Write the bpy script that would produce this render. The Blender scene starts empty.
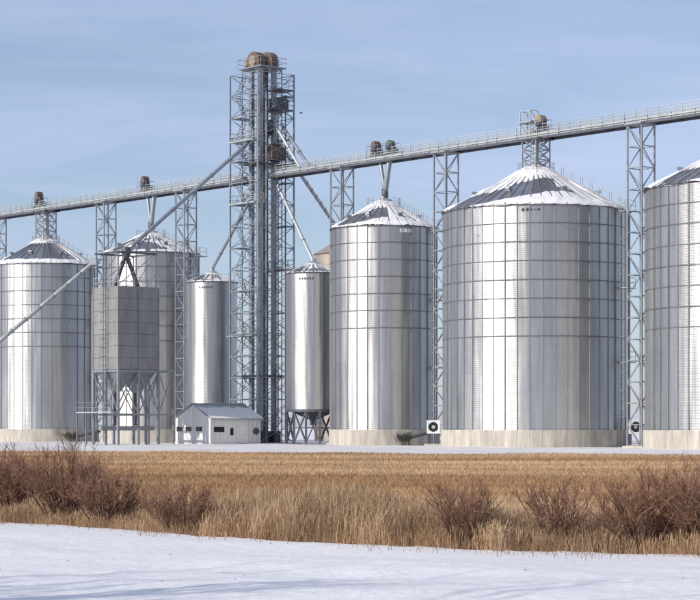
import bpy, bmesh, math, random
import numpy as np
from mathutils import Vector, Matrix, noise
random.seed(7); rng = np.random.default_rng(11)
PI = math.pi; R_ = math.radians
S = bpy.context.scene
C = S.collection

# ------------------------------------------------------------------ camera, sky, sun, exposure
F = 2105.0                    # focal length in units of the 700 px wide photograph
HZ = 427.0                    # horizon row in the photograph
EYE = 2.0
cd = bpy.data.cameras.new('camera'); cam = bpy.data.objects.new('camera', cd); C.objects.link(cam)
cam.location = (0, 0, EYE); cam.rotation_euler = (PI/2, 0, 0)
cd.sensor_width = 36; cd.lens = F/700*36; cd.shift_y = (HZ-300)/700
cd.clip_start = .5; cd.clip_end = 20000
S.camera = cam

SUN_AZ, SUN_EL = 57.0, 27.0   # sun behind the camera, this many degrees to the left of straight behind
sd = Vector((-math.sin(R_(SUN_AZ))*math.cos(R_(SUN_EL)), -math.cos(R_(SUN_AZ))*math.cos(R_(SUN_EL)), math.sin(R_(SUN_EL))))
sl = bpy.data.lights.new('sun', 'SUN'); sl.energy = 4.2; sl.angle = R_(.53); sl.color = (1, .93, .83)
sun = bpy.data.objects.new('sun', sl); C.objects.link(sun)
sun.rotation_euler = sd.to_track_quat('Z', 'Y').to_euler(); sun.location = (-60, -40, 60)

w = bpy.data.worlds.new('World'); S.world = w; w.use_nodes = True
nt = w.node_tree; nt.nodes.clear()
def N(t, kind, **kw):
    n = t.nodes.new(kind)
    for k, v in kw.items(): setattr(n, k, v)
    return n
sky = N(nt, 'ShaderNodeTexSky', sky_type='NISHITA', sun_disc=False)
sky.sun_elevation = R_(SUN_EL); sky.sun_rotation = R_(180+SUN_AZ)
sky.air_density = 1.0; sky.dust_density = .5; sky.ozone_density = 3.4; sky.altitude = 200
tc = N(nt, 'ShaderNodeTexCoord'); mp = N(nt, 'ShaderNodeMapping')
mp.inputs['Rotation'].default_value = (0, R_(6), R_(20)); mp.inputs['Scale'].default_value = (1.6, 1.6, 13)
nz = N(nt, 'ShaderNodeTexNoise'); nz.inputs['Scale'].default_value = 2.6; nz.inputs['Detail'].default_value = 6; nz.inputs['Roughness'].default_value = .55
nz.inputs['Distortion'].default_value = .4
rp = N(nt, 'ShaderNodeMapRange'); rp.inputs[1].default_value = .38; rp.inputs[2].default_value = .78; rp.inputs[3].default_value = .32; rp.inputs[4].default_value = .82
mx = N(nt, 'ShaderNodeMix', data_type='RGBA'); mx.inputs['B'].default_value = (5.5, 6.25, 8.7, 1)
bg = N(nt, 'ShaderNodeBackground'); bg.inputs['Strength'].default_value = .108
wo = N(nt, 'ShaderNodeOutputWorld')
L = nt.links.new
L(tc.outputs['Generated'], mp.inputs['Vector']); L(mp.outputs['Vector'], nz.inputs['Vector']); L(nz.outputs[0], rp.inputs[0])
L(rp.outputs[0], mx.inputs['Factor']); L(sky.outputs[0], mx.inputs['A']); L(mx.outputs['Result'], bg.inputs['Color']); L(bg.outputs[0], wo.inputs['Surface'])

S.view_settings.view_transform = 'Standard'; S.view_settings.look = 'None'
S.view_settings.exposure = 0.0; S.view_settings.gamma = 1; S.view_settings.use_curve_mapping = False

# ------------------------------------------------------------------ materials
def mat(name, col, rough=.6, metal=0.0, var=.12, nscale=1.5, obj_var=0.0, col2=None, stretch=None, bump=0.0, corr=None, spec=.5):
    m = bpy.data.materials.new(name); m.use_nodes = True
    t = m.node_tree; b = t.nodes['Principled BSDF']; L = t.links.new
    b.inputs['Roughness'].default_value = rough; b.inputs['Metallic'].default_value = metal
    b.inputs['Specular IOR Level'].default_value = spec
    geo = N(t, 'ShaderNodeNewGeometry')
    mp = N(t, 'ShaderNodeMapping')
    if stretch: mp.inputs['Scale'].default_value = stretch
    L(geo.outputs['Position'], mp.inputs['Vector'])
    nz = N(t, 'ShaderNodeTexNoise'); nz.inputs['Scale'].default_value = nscale; nz.inputs['Detail'].default_value = 6; nz.inputs['Roughness'].default_value = .6
    L(mp.outputs[0], nz.inputs['Vector'])
    mr = N(t, 'ShaderNodeMapRange'); mr.inputs[1].default_value = .3; mr.inputs[2].default_value = .7
    L(nz.outputs[0], mr.inputs[0])
    if col2 is None:
        c2 = tuple(min(1, c*(1+var)) for c in col); c1 = tuple(c*(1-var) for c in col)
    else: c1, c2 = col, col2
    mx = N(t, 'ShaderNodeMix', data_type='RGBA'); mx.inputs['A'].default_value = (*c1, 1); mx.inputs['B'].default_value = (*c2, 1)
    L(mr.outputs[0], mx.inputs['Factor'])
    out = mx.outputs['Result']
    if obj_var:
        oi = N(t, 'ShaderNodeObjectInfo'); mo = N(t, 'ShaderNodeMapRange'); mo.inputs[3].default_value = 1-obj_var; mo.inputs[4].default_value = 1+obj_var
        L(oi.outputs['Random'], mo.inputs[0])
        hs = N(t, 'ShaderNodeHueSaturation'); L(out, hs.inputs['Color']); L(mo.outputs[0], hs.inputs['Value']); out = hs.outputs[0]
        if metal:
            m2 = N(t, 'ShaderNodeMapRange'); m2.inputs[3].default_value = rough-.012; m2.inputs[4].default_value = rough+.012
            L(oi.outputs['Random'], m2.inputs[0]); L(m2.outputs[0], b.inputs['Roughness'])
    L(out, b.inputs['Base Color'])
    if corr:                       # fine horizontal corrugation: the sheet's normal rocks up and down along its height
        per, amp = corr
        sx = N(t, 'ShaderNodeSeparateXYZ'); L(geo.outputs['Position'], sx.inputs[0])
        a = N(t, 'ShaderNodeMath', operation='MULTIPLY'); a.inputs[1].default_value = 2*PI/per; L(sx.outputs['Z'], a.inputs[0])
        s = N(t, 'ShaderNodeMath', operation='SINE'); L(a.outputs[0], s.inputs[0])
        g = N(t, 'ShaderNodeMath', operation='MULTIPLY'); g.inputs[1].default_value = amp; L(s.outputs[0], g.inputs[0])
        cx = N(t, 'ShaderNodeCombineXYZ'); L(g.outputs[0], cx.inputs['Z'])
        # slow vertical waviness of thin sheet metal
        mw = N(t, 'ShaderNodeMapping'); mw.inputs['Scale'].default_value = (1, 1, .045); L(geo.outputs['Position'], mw.inputs['Vector'])
        nw = N(t, 'ShaderNodeTexNoise'); nw.inputs['Scale'].default_value = 2.4; nw.inputs['Detail'].default_value = 3; L(mw.outputs[0], nw.inputs['Vector'])
        sb = N(t, 'ShaderNodeVectorMath', operation='SUBTRACT'); sb.inputs[1].default_value = (.5, .5, .5); L(nw.outputs['Color'], sb.inputs[0])
        sc = N(t, 'ShaderNodeVectorMath', operation='MULTIPLY'); sc.inputs[1].default_value = (.40, .40, .04); L(sb.outputs[0], sc.inputs[0])
        a0 = N(t, 'ShaderNodeVectorMath', operation='ADD'); L(geo.outputs['Normal'], a0.inputs[0]); L(sc.outputs[0], a0.inputs[1])
        ad = N(t, 'ShaderNodeVectorMath', operation='ADD'); L(a0.outputs[0], ad.inputs[0]); L(cx.outputs[0], ad.inputs[1])
        nm = N(t, 'ShaderNodeVectorMath', operation='NORMALIZE'); L(ad.outputs[0], nm.inputs[0]); L(nm.outputs[0], b.inputs['Normal'])
    elif bump:
        bp = N(t, 'ShaderNodeBump'); bp.inputs['Strength'].default_value = bump; bp.inputs['Distance'].default_value = .05
        L(nz.outputs[0], bp.inputs['Height']); L(bp.outputs[0], b.inputs['Normal'])
    return m

M = {}
M['sheet'] = mat('galvanised_sheet', (.48, .476, .465), .425, 1.0, .15, .8, .018, stretch=(1.6, 1.6, .12), corr=(.107, .28))
M['tank'] = mat('tank_steel', (.46, .457, .445), .36, 1.0, .08, .6, .03, stretch=(1, 1, .2), corr=(.107, .25))
M['roof'] = mat('roof_steel', (.42, .42, .425), .45, .95, .18, 1.2, .12)
M['steel'] = mat('galvanised_steel', (.28, .295, .315), .5, .5, .15, 2.0, .10)
M['dark_steel'] = mat('shade_navy_steel', (.095, .10, .12), .55, .4, .2, 2.0, .1)  # dark navy colour has the shade of the steel's unlit sides painted in
M['pale_steel'] = mat('pale_steel', (.43, .455, .455), .5, .4, .12, 2.0, .06)
M['ring'] = mat('ring_steel', (.17, .17, .175), .5, .4, .2, 2.0, .1)
M['pipe'] = mat('spout_pipe', (.30, .32, .35), .45, .5, .12, 1.0, .08)
M['concrete'] = mat('concrete', (.33, .295, .25), .9, 0, .18, 1.5, .07, col2=(.56, .52, .455), stretch=(1, 1, .22), bump=.3)
M['snow'] = mat('snow', (.73, .715, .71), .6, 0, .05, 5.0, col2=(.81, .797, .79), bump=.5, spec=.25)
M['rust'] = mat('rusty_housing', (.11, .065, .045), .8, .1, .3, 3.0, col2=(.19, .145, .115))
M['tan'] = mat('tan_housing', (.30, .23, .175), .7, 0, .2, 3.0)
M['olive'] = mat('grey_green_housing', (.15, .16, .14), .6, .1, .2, 3.0)
M['white'] = mat('white_paint', (.74, .74, .73), .5, 0, .06, 2.0)
M['cream'] = mat('cream_siding', (.74, .725, .69), .6, 0, .08, 1.2, .03, stretch=(1, 1, .3))
M['dryer'] = mat('dryer_panel', (.255, .253, .252), .55, .25, .18, 1.3, .05, stretch=(1, 1, .2))
M['black'] = mat('black', (.02, .02, .022), .6, 0, .1, 2.0)
M['dark'] = mat('dark_marking', (.05, .05, .055), .6, 0, .1, 2.0)
M['glass'] = mat('window_glass', (.02, .022, .028), .08, 0, .1, 2.0)
M['brown_tank'] = mat('brown_tank', (.36, .31, .27), .5, .4, .12, 1.0, .05)
M['twig'] = mat('twig_bark', (.15, .075, .047), .8, 0, .3, 3, col2=(.31, .165, .10))
M['stem'] = mat('stem_bark', (.075, .042, .030), .85, 0, .3, 6, col2=(.15, .085, .060))
M['pale_twig'] = mat('pale_twig_bark', (.16, .12, .10), .8, 0, .3, 6)
M['evergreen'] = mat('dull_evergreen', (.05, .06, .045), .8, 0, .3, 6)

def blade_mat(name, c1, c2, c3, patch):
    m = bpy.data.materials.new(name); m.use_nodes = True
    t = m.node_tree; b = t.nodes['Principled BSDF']; L = t.links.new
    at = N(t, 'ShaderNodeAttribute', attribute_name='tint')
    cr = N(t, 'ShaderNodeValToRGB'); e = cr.color_ramp.elements
    e[0].color = (*c1, 1); e[1].color = (*c3, 1); e.new(.5).color = (*c2, 1)
    L(at.outputs['Fac'], cr.inputs[0])
    geo = N(t, 'ShaderNodeNewGeometry'); mp = N(t, 'ShaderNodeMapping'); mp.inputs['Scale'].default_value = patch
    nz = N(t, 'ShaderNodeTexNoise'); nz.inputs['Scale'].default_value = 1; nz.inputs['Detail'].default_value = 4
    L(geo.outputs['Position'], mp.inputs[0]); L(mp.outputs[0], nz.inputs['Vector'])
    mr = N(t, 'ShaderNodeMapRange'); mr.inputs[1].default_value = .3; mr.inputs[2].default_value = .7; mr.inputs[3].default_value = .72; mr.inputs[4].default_value = 1.22
    L(nz.outputs[0], mr.inputs[0])
    hs = N(t, 'ShaderNodeHueSaturation'); L(cr.outputs[0], hs.inputs['Color']); L(mr.outputs[0], hs.inputs['Value'])
    L(hs.outputs[0], b.inputs['Base Color']); b.inputs['Roughness'].default_value = .75; b.inputs['Specular IOR Level'].default_value = .2
    tr = N(t, 'ShaderNodeBsdfTranslucent'); L(hs.outputs[0], tr.inputs['Color'])
    ms = N(t, 'ShaderNodeMixShader'); ms.inputs[0].default_value = .3
    L(b.outputs[0], ms.inputs[1]); L(tr.outputs[0], ms.inputs[2]); L(ms.outputs[0], t.nodes['Material Output'].inputs['Surface'])
    return m
M['field_grass'] = blade_mat('dry_field_grass', (.37, .22, .112), (.52, .335, .178), (.68, .50, .31), (.06, .22, .1))
M['reed'] = blade_mat('dry_reed', (.22, .125, .072), (.45, .30, .175), (.72, .56, .38), (.5, .5, .3))
M['field'] = mat('dry_field', (.30, .18, .085), .95, 0, .25, .15, col2=(.46, .30, .15), stretch=(.3, 1, 1))

# ------------------------------------------------------------------ mesh and object helpers
class MB:
    def __init__(s): s.v = []; s.f = []
    def box(s, x0, y0, z0, x1, y1, z1):
        i = len(s.v)
        s.v += [(x0,y0,z0),(x1,y0,z0),(x1,y1,z0),(x0,y1,z0),(x0,y0,z1),(x1,y0,z1),(x1,y1,z1),(x0,y1,z1)]
        s.f += [tuple(i+k for k in q) for q in ((0,3,2,1),(4,5,6,7),(0,1,5,4),(1,2,6,5),(2,3,7,6),(3,0,4,7))]
        return s
    def bar(s, p, q, r, n=4, r2=None, phase=PI/4):
        p = Vector(p); q = Vector(q); d = (q-p)
        if d.length < 1e-6: return s
        d.normalize(); a = d.orthogonal().normalized() if abs(d.z) > .99 else d.cross(Vector((0,0,1))).normalized(); b = d.cross(a)
        r2 = r if r2 is None else r2; i = len(s.v)
        for pt, rr in ((p, r), (q, r2)):
            for k in range(n):
                t = 2*PI*k/n+phase; s.v.append(tuple(pt+(a*math.cos(t)+b*math.sin(t))*rr))
        for k in range(n): s.f.append((i+k, i+(k+1)%n, i+n+(k+1)%n, i+n+k))
        s.f.append(tuple(i+k for k in range(n))[::-1]); s.f.append(tuple(i+n+k for k in range(n)))
        return s
    def ring(s, prof, n=96, a0=0, a1=2*PI):       # lathe a closed (r,z) profile
        i = len(s.v); m = len(prof); full = abs(a1-a0-2*PI) < 1e-6; k_ = n if full else n+1
        for k in range(k_):
            a = a0+(a1-a0)*k/n
            for r, z in prof: s.v.append((r*math.cos(a), r*math.sin(a), z))
        for k in range(n):
            k2 = (k+1) % k_
            for j in range(m):
                j2 = (j+1) % m
                s.f.append((i+k*m+j, i+k2*m+j, i+k2*m+j2, i+k*m+j2))
        return s
    def lathe(s, prof, n=48):                     # open profile
        i = len(s.v); m = len(prof)
        for k in range(n):
            a = 2*PI*k/n
            for r, z in prof: s.v.append((r*math.cos(a), r*math.sin(a), z))
        for k in range(n):
            k2 = (k+1) % n
            for j in range(m-1): s.f.append((i+k*m+j, i+k2*m+j, i+k2*m+j+1, i+k*m+j+1))
        return s
    def mesh(s, name, m, smooth=False):
        me = bpy.data.meshes.new(name); me.from_pydata(s.v, [], s.f); me.update()
        me.materials.append(M[m] if isinstance(m, str) else m)
        if smooth: me.polygons.foreach_set('use_smooth', [True]*len(me.polygons))
        return me
    def build(s, name, m, parent=None, smooth=False, loc=(0,0,0)): return obj(name, s.mesh(name, m, smooth), parent, loc)

def obj(name, me, parent=None, loc=(0,0,0), mtx=None):
    o = bpy.data.objects.new(name, me); C.objects.link(o)
    if parent: o.parent = parent
    if mtx is not None: o.matrix_basis = mtx
    else: o.location = loc
    return o
def tag(o, label, cat, group=None, kind=None):
    o['label'] = label; o['category'] = cat
    if group: o['group'] = group
    if kind: o['kind'] = kind
    return o
def thing(name, label, cat, loc=(0,0,0), rz=0, group=None):
    o = bpy.data.objects.new(name, None); C.objects.link(o); o.location = loc; o.rotation_euler = (0,0,rz); o.empty_display_size = .5
    return tag(o, label, cat, group)
def structure(o): o['kind'] = 'structure'; return o

_unit = {}
def unit(kind, m):
    k = (kind, m)
    if k not in _unit:
        b = MB()
        if kind == 'box': b.box(-.5,-.5,0,.5,.5,1)
        else: b.bar((0,0,0), (0,0,1), .5, 14)
        _unit[k] = b.mesh(kind, m, kind == 'pipe')
    return _unit[k]
def strut(parent, name, p, q, w, m='steel', w2=None, kind='box', spin=0):
    p = Vector(p); q = Vector(q); d = q-p
    rot = d.to_track_quat('Z', 'Y').to_matrix().to_4x4()
    mx = Matrix.Translation(p) @ rot @ Matrix.Rotation(spin, 4, 'Z') @ Matrix.Diagonal((w, w2 or w, d.length, 1))
    return obj(name, unit(kind, m), parent, mtx=mx)
def slab(parent, name, x0, y0, z0, x1, y1, z1, m):
    mx = Matrix.Translation(((x0+x1)/2, (y0+y1)/2, z0)) @ Matrix.Diagonal((x1-x0, y1-y0, z1-z0, 1))
    return obj(name, unit('box', m), parent, mtx=mx)

# the line of the overhead conveyor: a straight line on the ground, from far left to near right
def line_at(x):
    d = 67360/(224+.157*x); return Vector(((x-350)/F*d, d, 0))
U = (line_at(700)-line_at(0)).normalized(); YARD = math.atan2(U.y, U.x)
ORG = line_at(262)
def along(x): return (line_at(x)-ORG).dot(U)
def to_local(p):                                   # world -> yard frame centred on the elevator tower
    d = Vector(p)-ORG; return Vector((d.dot(U), d.dot(Vector((-U.y, U.x, 0))), d.z))
def pt(x, y, d): return Vector(((x-350)/F*d, d, EYE+(HZ-y)/F*d))   # a place d metres away, seen at that row and column

# ------------------------------------------------------------------ ground
b = MB(); b.v = [(-9000,-3000,-.05),(9000,-3000,-.05),(9000,12000,-.05),(-9000,12000,-.05)]; b.f = [(0,1,2,3)]
structure(b.build('ground', 'snow'))
EX = [-60,-30,-12,-7.5,-2.8,0,2.4,5.5,9,25,60]; EY = [96,70,48,43.5,37.3,34.5,32.8,31.5,30.2,26,20]
def edge(x): return np.interp(x, EX, EY)
def far_edge(x): return 158-.48*x
def nz3(x, y, z=0): return noise.noise(Vector((x, y, z)))
# yard: packed snow round the bins, faintly uneven
b = MB(); nx, ny = 90, 60
for j in range(ny+1):
    for i in range(nx+1):
        x = -110+220*i/nx; y0 = far_edge(x)-6; y = y0+(330-y0)*(j/ny)**1.5
        b.v.append((x, y, -.02+.07*nz3(x*.13, y*.1)+.06*nz3(x*.5, y*.4)+.16*max(0, nz3(x*.22, y*.16, 6)-.12)))
for j in range(ny):
    for i in range(nx):
        a = j*(nx+1)+i; b.f.append((a, a+1, a+nx+2, a+nx+1))
M['yard'] = mat('packed_snow', (.54, .51, .48), .8, 0, .1, .30, col2=(.82, .81, .81), stretch=(.4, 1, 1), bump=.3, spec=.2)
structure(b.build('snowy_yard', 'yard', smooth=True))
# dry field
b = MB(); nx, ny = 110, 70
for j in range(ny+1):
    for i in range(nx+1):
        x = -80+160*i/nx; y0 = float(edge(x))-.1+.35*nz3(x*1.3, 3); y1 = far_edge(x)+3*nz3(x*.15, 7)
        f = j/ny; b.v.append((x, y0+(y1-y0)*f**1.4, (.05+.07*nz3(x*.3, f*30))*min(1, f*12)-.03))
for j in range(ny):
    for i in range(nx):
        a = j*(nx+1)+i; b.f.append((a, a+1, a+nx+2, a+nx+1))
structure(b.build('field', 'field', smooth=True))
# snow in the foreground, drifted into low waves
def snow_h(x, y):
    e = float(edge(x))
    h = .14*nz3(x*.12+3, y*.26+.1*x, 1) + .04*nz3(x*.45, y*.8+.3*x, 4) + .014*nz3(x*2.1, y*2.6, 8) + .008*nz3(x*6, y*6, 2)
    k = max(0, min(1, (e-y)/5)); return .08+h*(.25+.75*k)
b = MB(); nx, ny = 420, 170
for j in range(ny+1):
    for i in range(nx+1):
        x = -26+52*i/nx; e = float(edge(x))+.35*nz3(x*1.3, 0, 5)+.22*nz3(x*5, 1, 5)+.12*nz3(x*13, 1, 5); y = 8+(e+1.3-8)*j/ny
        b.v.append((x, y, snow_h(x, y)-.14*max(0, min(1, (y-e+.1)/1.3))**1.5))
for j in range(ny):
    for i in range(nx):
        a = j*(nx+1)+i; b.f.append((a, a+1, a+nx+2, a+nx+1))
structure(b.build('foreground_snow', 'snow', smooth=True))

# ------------------------------------------------------------------ grain bins
def sheet_mesh(name, R, cols, h, m, thick=.03, over=.0, flat=1.0):
    half = PI/cols+over; n = 4; b = MB(); pts = []
    for k in range(n+1):
        t = -half+2*half*k/n; pts.append(((R*math.cos(t)-R)*flat, R*math.sin(t)))
    for z in (-h/2, h/2):
        for x, y in pts: b.v.append((x, y, z))
    i = len(b.v)
    for k in range(n): b.f.append((k, k+1, n+2+k, n+1+k))
    for z in (-h/2, h/2):                          # edges folded inwards
        for x, y in pts: b.v.append((x, y, z))
        for x, y in (pts[0], pts[-1]): b.v.append((x-thick, y, z))
    j = i+n+3
    b.f += [(i, j, j+n+1, i+n+1), (i+n, i+n+2, j+n+2, j+n)]
    b.f += [tuple(range(j, j+n+1))+(j+n+2, j+n+1), tuple(range(i+n, i-1, -1))+(i+n+1, i+n+2)]
    me = b.mesh(name, m)
    for p in me.polygons: p.use_smooth = p.index < n
    return me

def roof_panel_mesh(R, rise, cols, m):
    half = PI/cols; r0 = .75; b = MB()
    def P(r, t, up=0):
        return (r*math.cos(t), r*math.sin(t), rise*(1-r/R)+up)
    rr = [r0, R*.35, R*.7, R+.18]
    for r in rr:
        for t in (-half, 0, half): b.v.append(P(r, t))
    for j in range(3):
        for k in range(2): a = j*3+k; b.f.append((a, a+3, a+4, a+1))
    # standing rib along the seam
    i = len(b.v)
    for r in (r0+.3, R+.2):
        dt = .045/r
        for t, up in ((half-dt, 0), (half-dt, .10), (half+dt, .10), (half+dt, 0)): b.v.append(P(r, t, up))
    for k in range(3): b.f.append((i+k, i+k+1, i+5+k, i+4+k))
    b.f += [(i, i+1, i+2, i+3), (i+4, i+7, i+6, i+5)]
    return b.mesh('roof_panel', m)

def jit(a): return random.uniform(-a, a)

def snow_shell(R, rise, H, mask, name, label, loc, seed, tmax=.30):
    b = MB(); na, nr = 260, 40; keep = []
    for j in range(nr+1):
        rho = .10+.925*j/nr; r = rho*R
        for i in range(na):
            ph = -PI+2*PI*i/na
            n = nz3(r*math.sin(ph)*.55+seed, r*math.cos(ph)*.55, seed)*.75+nz3(r*math.sin(ph)*1.9, r*math.cos(ph)*1.9+seed, 2)*.35+nz3(ph*26, rho*4, seed)*.38
            m = mask(math.degrees(ph), rho)+.72*n
            keep.append(m); t = max(-.05, min(tmax, .16*m+(.12*max(0, m-.7))))
            if rho > 1.0: t -= .10
            b.v.append((r*math.sin(ph), -r*math.cos(ph), H+rise*(1-rho)+t+.01))
    for j in range(nr):
        for i in range(na):
            q = (j*na+i, j*na+(i+1)%na, (j+1)*na+(i+1)%na, (j+1)*na+i)
            if max(keep[k] for k in q) > -.05: b.f.append(q[::-1])
    o = b.build(name, 'snow', smooth=True, loc=loc)
    return tag(o, label, 'snow', kind='stuff')

H_EAVE, H_BASE = 24.2, 1.65
def grain_bin(ximg, R, rise, cols, fan, label, mask, snow_label, seed, rings, shift=0):
    p = line_at(ximg); t = thing('grain_bin', label, 'grain bin', p, group='large steel grain bins in a row')
    face = math.atan2(-p.y, -p.x)                 # the side that looks at the photographer
    rows = 12; h = (H_EAVE-H_BASE)/rows
    # concrete ring wall, cast in panels
    MB().ring([(R+.10, -.1), (R+.10, H_BASE), (R-.6, H_BASE), (R-.6, -.1)], 96).build('foundation_core', 'concrete', t)
    fme = sheet_mesh('foundation_panel', R+.24, cols, H_BASE+.13, 'concrete', .12, -.0008)
    sme = sheet_mesh('wall_sheet', R, cols, h+.004, 'sheet', flat=.75)
    rme = roof_panel_mesh(R, rise, cols, 'roof')
    stiff = MB().box(-.05, -.042, 0, .06, .042, H_EAVE-H_BASE-.06).mesh('stiffener', 'steel')
    MB().lathe([(R-.07, H_BASE), (R-.07, H_EAVE)], 96).build('inner_wall', 'sheet', t, True)  # closes the bin behind the sheets
    da = 2*PI/cols
    for c in range(cols):
        a = face+(c-(fan-1)/2)*da
        if c < fan:
            obj('foundation_panel', fme, t, mtx=Matrix.Rotation(a, 4, 'Z') @ Matrix.Translation((R+.24+jit(.012), 0, (H_BASE-.13)/2+.065+jit(.004))))
            cj = random.gauss(0, R_(.9)); ct = jit(R_(.3))
            for r in range(rows):
                mx = Matrix.Rotation(a, 4, 'Z') @ Matrix.Translation((R-.012+jit(.004), 0, H_BASE+h*(r+.5))) @ Matrix.Rotation(cj+jit(R_(.18)), 4, 'Z') @ Matrix.Rotation(ct+jit(R_(.08)), 4, 'Y')
                obj('wall_sheet', sme, t, mtx=mx)
            obj('stiffener', stiff, t, mtx=Matrix.Rotation(a-da/2, 4, 'Z') @ Matrix.Translation((R+.012, 0, H_BASE+.02)))
        obj('roof_panel', rme, t, mtx=Matrix.Rotation(a, 4, 'Z') @ Matrix.Translation((0, 0, H_EAVE+.02)))
    for k in range(rings):
        z = H_EAVE-h*(k+1)
        MB().ring([(R+.03, z-.035), (R+.09, z-.035), (R+.09, z+.035), (R+.03, z+.035)], 96).build('wind_ring', 'ring', t)
    MB().ring([(R-.02, H_EAVE-.1), (R+.14, H_EAVE-.07), (R+.14, H_EAVE+.0), (R-.02, H_EAVE+.0)], 96).build('eave_ring', 'dark_steel', t)
    z0 = H_EAVE+rise*(1-.9/R)
    col = MB().lathe([(.95, z0-.25), (.95, z0+.35), (.85, z0+.42), (.45, z0+.55), (.45, z0+.75), (0, z0+.75)], 24).build('roof_collar', 'pale_steel', t)
    # ring handrail round the top and ridge vents on the slope
    hr = MB(); n = 14; rr = 1.9; zz = H_EAVE+rise*(1-rr/R)
    for k in range(n):
        a, a2 = 2*PI*k/n, 2*PI*(k+1)/n
        A = Vector((rr*math.cos(a), rr*math.sin(a), zz)); B = Vector((rr*math.cos(a2), rr*math.sin(a2), zz))
        hr.bar(A, A+Vector((0,0,1.05)), .025)
        for q in (.55, 1.05): hr.bar(A+Vector((0,0,q)), B+Vector((0,0,q)), .02)
    hr.build('peak_handrail', 'steel', t)
    vm = MB().box(-.22,-.2,-.1,.22,.2,.30).box(.12,-.24,.1,.4,.24,.34).mesh('roof_vent', 'steel')
    for k in range(7):
        a = face+.45+2*PI*k/7; r = R*.66
        obj('roof_vent', vm, t, mtx=Matrix.Rotation(a, 4, 'Z') @ Matrix.Translation((r, 0, H_EAVE+rise*(1-r/R)+.05)))
    # eave handrail along the roof ladder on the right
    lad = MB(); al = face+R_(62)
    for s in (-.25, .25):
        ca, sa = math.cos(al), math.sin(al); off = Vector((-sa*s, ca*s, 0))
        lad.bar(Vector((R*ca, R*sa, H_EAVE+.25))+off, Vector((2*ca, 2*sa, zz+.2))+off, .03)
        for k in range(8):
            f = k/7; q = Vector((R*ca, R*sa, H_EAVE+.1)).lerp(Vector((2*ca, 2*sa, zz+.1)), f)+off
            lad.bar(q, q+Vector((0,0,1.0)), .025)
        lad.bar(Vector((R*ca, R*sa, H_EAVE+1.1))+off, Vector((2*ca, 2*sa, zz+1.1))+off, .025)
    lad.build('roof_stair_rail', 'steel', t)
    # wall ladder with cage and rest platforms
    al = face+R_(58); ca, sa = math.cos(al), math.sin(al); out = Vector((ca, sa, 0)); side = Vector((-sa, ca, 0))
    lb = MB()
    for s in (-.24, .24): lb.bar(out*(R+.28)+side*s+Vector((0,0,.3)), out*(R+.28)+side*s+Vector((0,0,H_EAVE+1.0)), .035)
    lb.build('ladder_rail', 'pale_steel', t)
    rg = MB(); k = .5
    while k < H_EAVE+.9: rg.bar(out*(R+.28)-side*.24+Vector((0,0,k)), out*(R+.28)+side*.24+Vector((0,0,k)), .018); k += .33
    rg.build('ladder_rungs', 'pale_steel', t)
    cg = MB(); z = 3.0
    arc = [out*(R+.28+.72*math.sin(PI*q/6))+side*(-.38*math.cos(PI*q/6)) for q in range(7)]
    while z < H_EAVE+1:
        for q in range(6): cg.bar(arc[q]+Vector((0,0,z)), arc[q+1]+Vector((0,0,z)), .022)
        z += .9
    for q in range(1, 6): cg.bar(arc[q]+Vector((0,0,3)), arc[q]+Vector((0,0,H_EAVE+.9)), .016)
    cg.build('ladder_cage', 'pale_steel', t)
    for z in (8.5, 16.0, H_EAVE-.4):
        o = MB().box(0, -.9, 0, 1.25, .9, .08).build('rest_platform', 'steel', t)
        o.matrix_basis = Matrix.Translation((0,0,z)) @ Matrix.Rotation(al, 4, 'Z') @ Matrix.Translation((R+.1, .6, 0))
        g = MB()
        for yy in (-.85, .85): g.bar((1.2,yy,.08), (1.2,yy,1.1), .03)
        for q in (.6, 1.1): g.bar((1.2,-.85,q), (1.2,.85,q), .025); g.bar((0,.85,q), (1.2,.85,q), .025)
        g.build('platform_rail', 'steel', o)
    snow_shell(R, rise, H_EAVE+.02, mask, 'roof_snow', snow_label, p, seed)
    return t, face

def sm(a, b, x): x = max(0, min(1, (x-a)/(b-a))); return x*x*(3-2*x)
def base_mask(ph, rho):
    m = .30
    m += .55*sm(.84, .93, rho)+.7*sm(.38, .22, rho) if rho > .84 or rho < .38 else 0
    m += .5*sm(60, 85, abs(ph))
    return m
def mask_sweep(ph, rho):                           # a bare tongue from the left eave up to below the peak
    m = base_mask(ph, rho)
    c = .52+.34*sm(12, -62, ph); hw = .15
    inside = sm(hw+.07, hw-.05, abs(rho-c))*sm(24, 8, ph)*sm(-84, -70, ph)
    return m-1.35*inside-(.12 if ph > 5 and rho > .4 and rho < .85 else 0)
def mask_bare(ph, rho):
    m = base_mask(ph, rho)
    return m-1.15*sm(78, 55, abs(ph+4))*sm(.24, .34, rho)*sm(.90, .80, rho)
def mask_thin(ph, rho):
    m = base_mask(ph, rho)
    return m-.42*sm(70, 45, abs(ph+12))*sm(.2, .3, rho)-.30*sm(70, 45, abs(ph+12))*sm(.8, .9, rho)
def mask_c(ph, rho):
    m = base_mask(ph, rho)
    c = .52+.26*sm(0, -60, ph)
    return m-1.2*sm(.26, .12, abs(rho-c))*sm(12, -8, ph)*sm(-86, -72, ph)-.14*(ph > 0)*sm(.3, .45, rho)*sm(.9, .8, rho)

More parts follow.
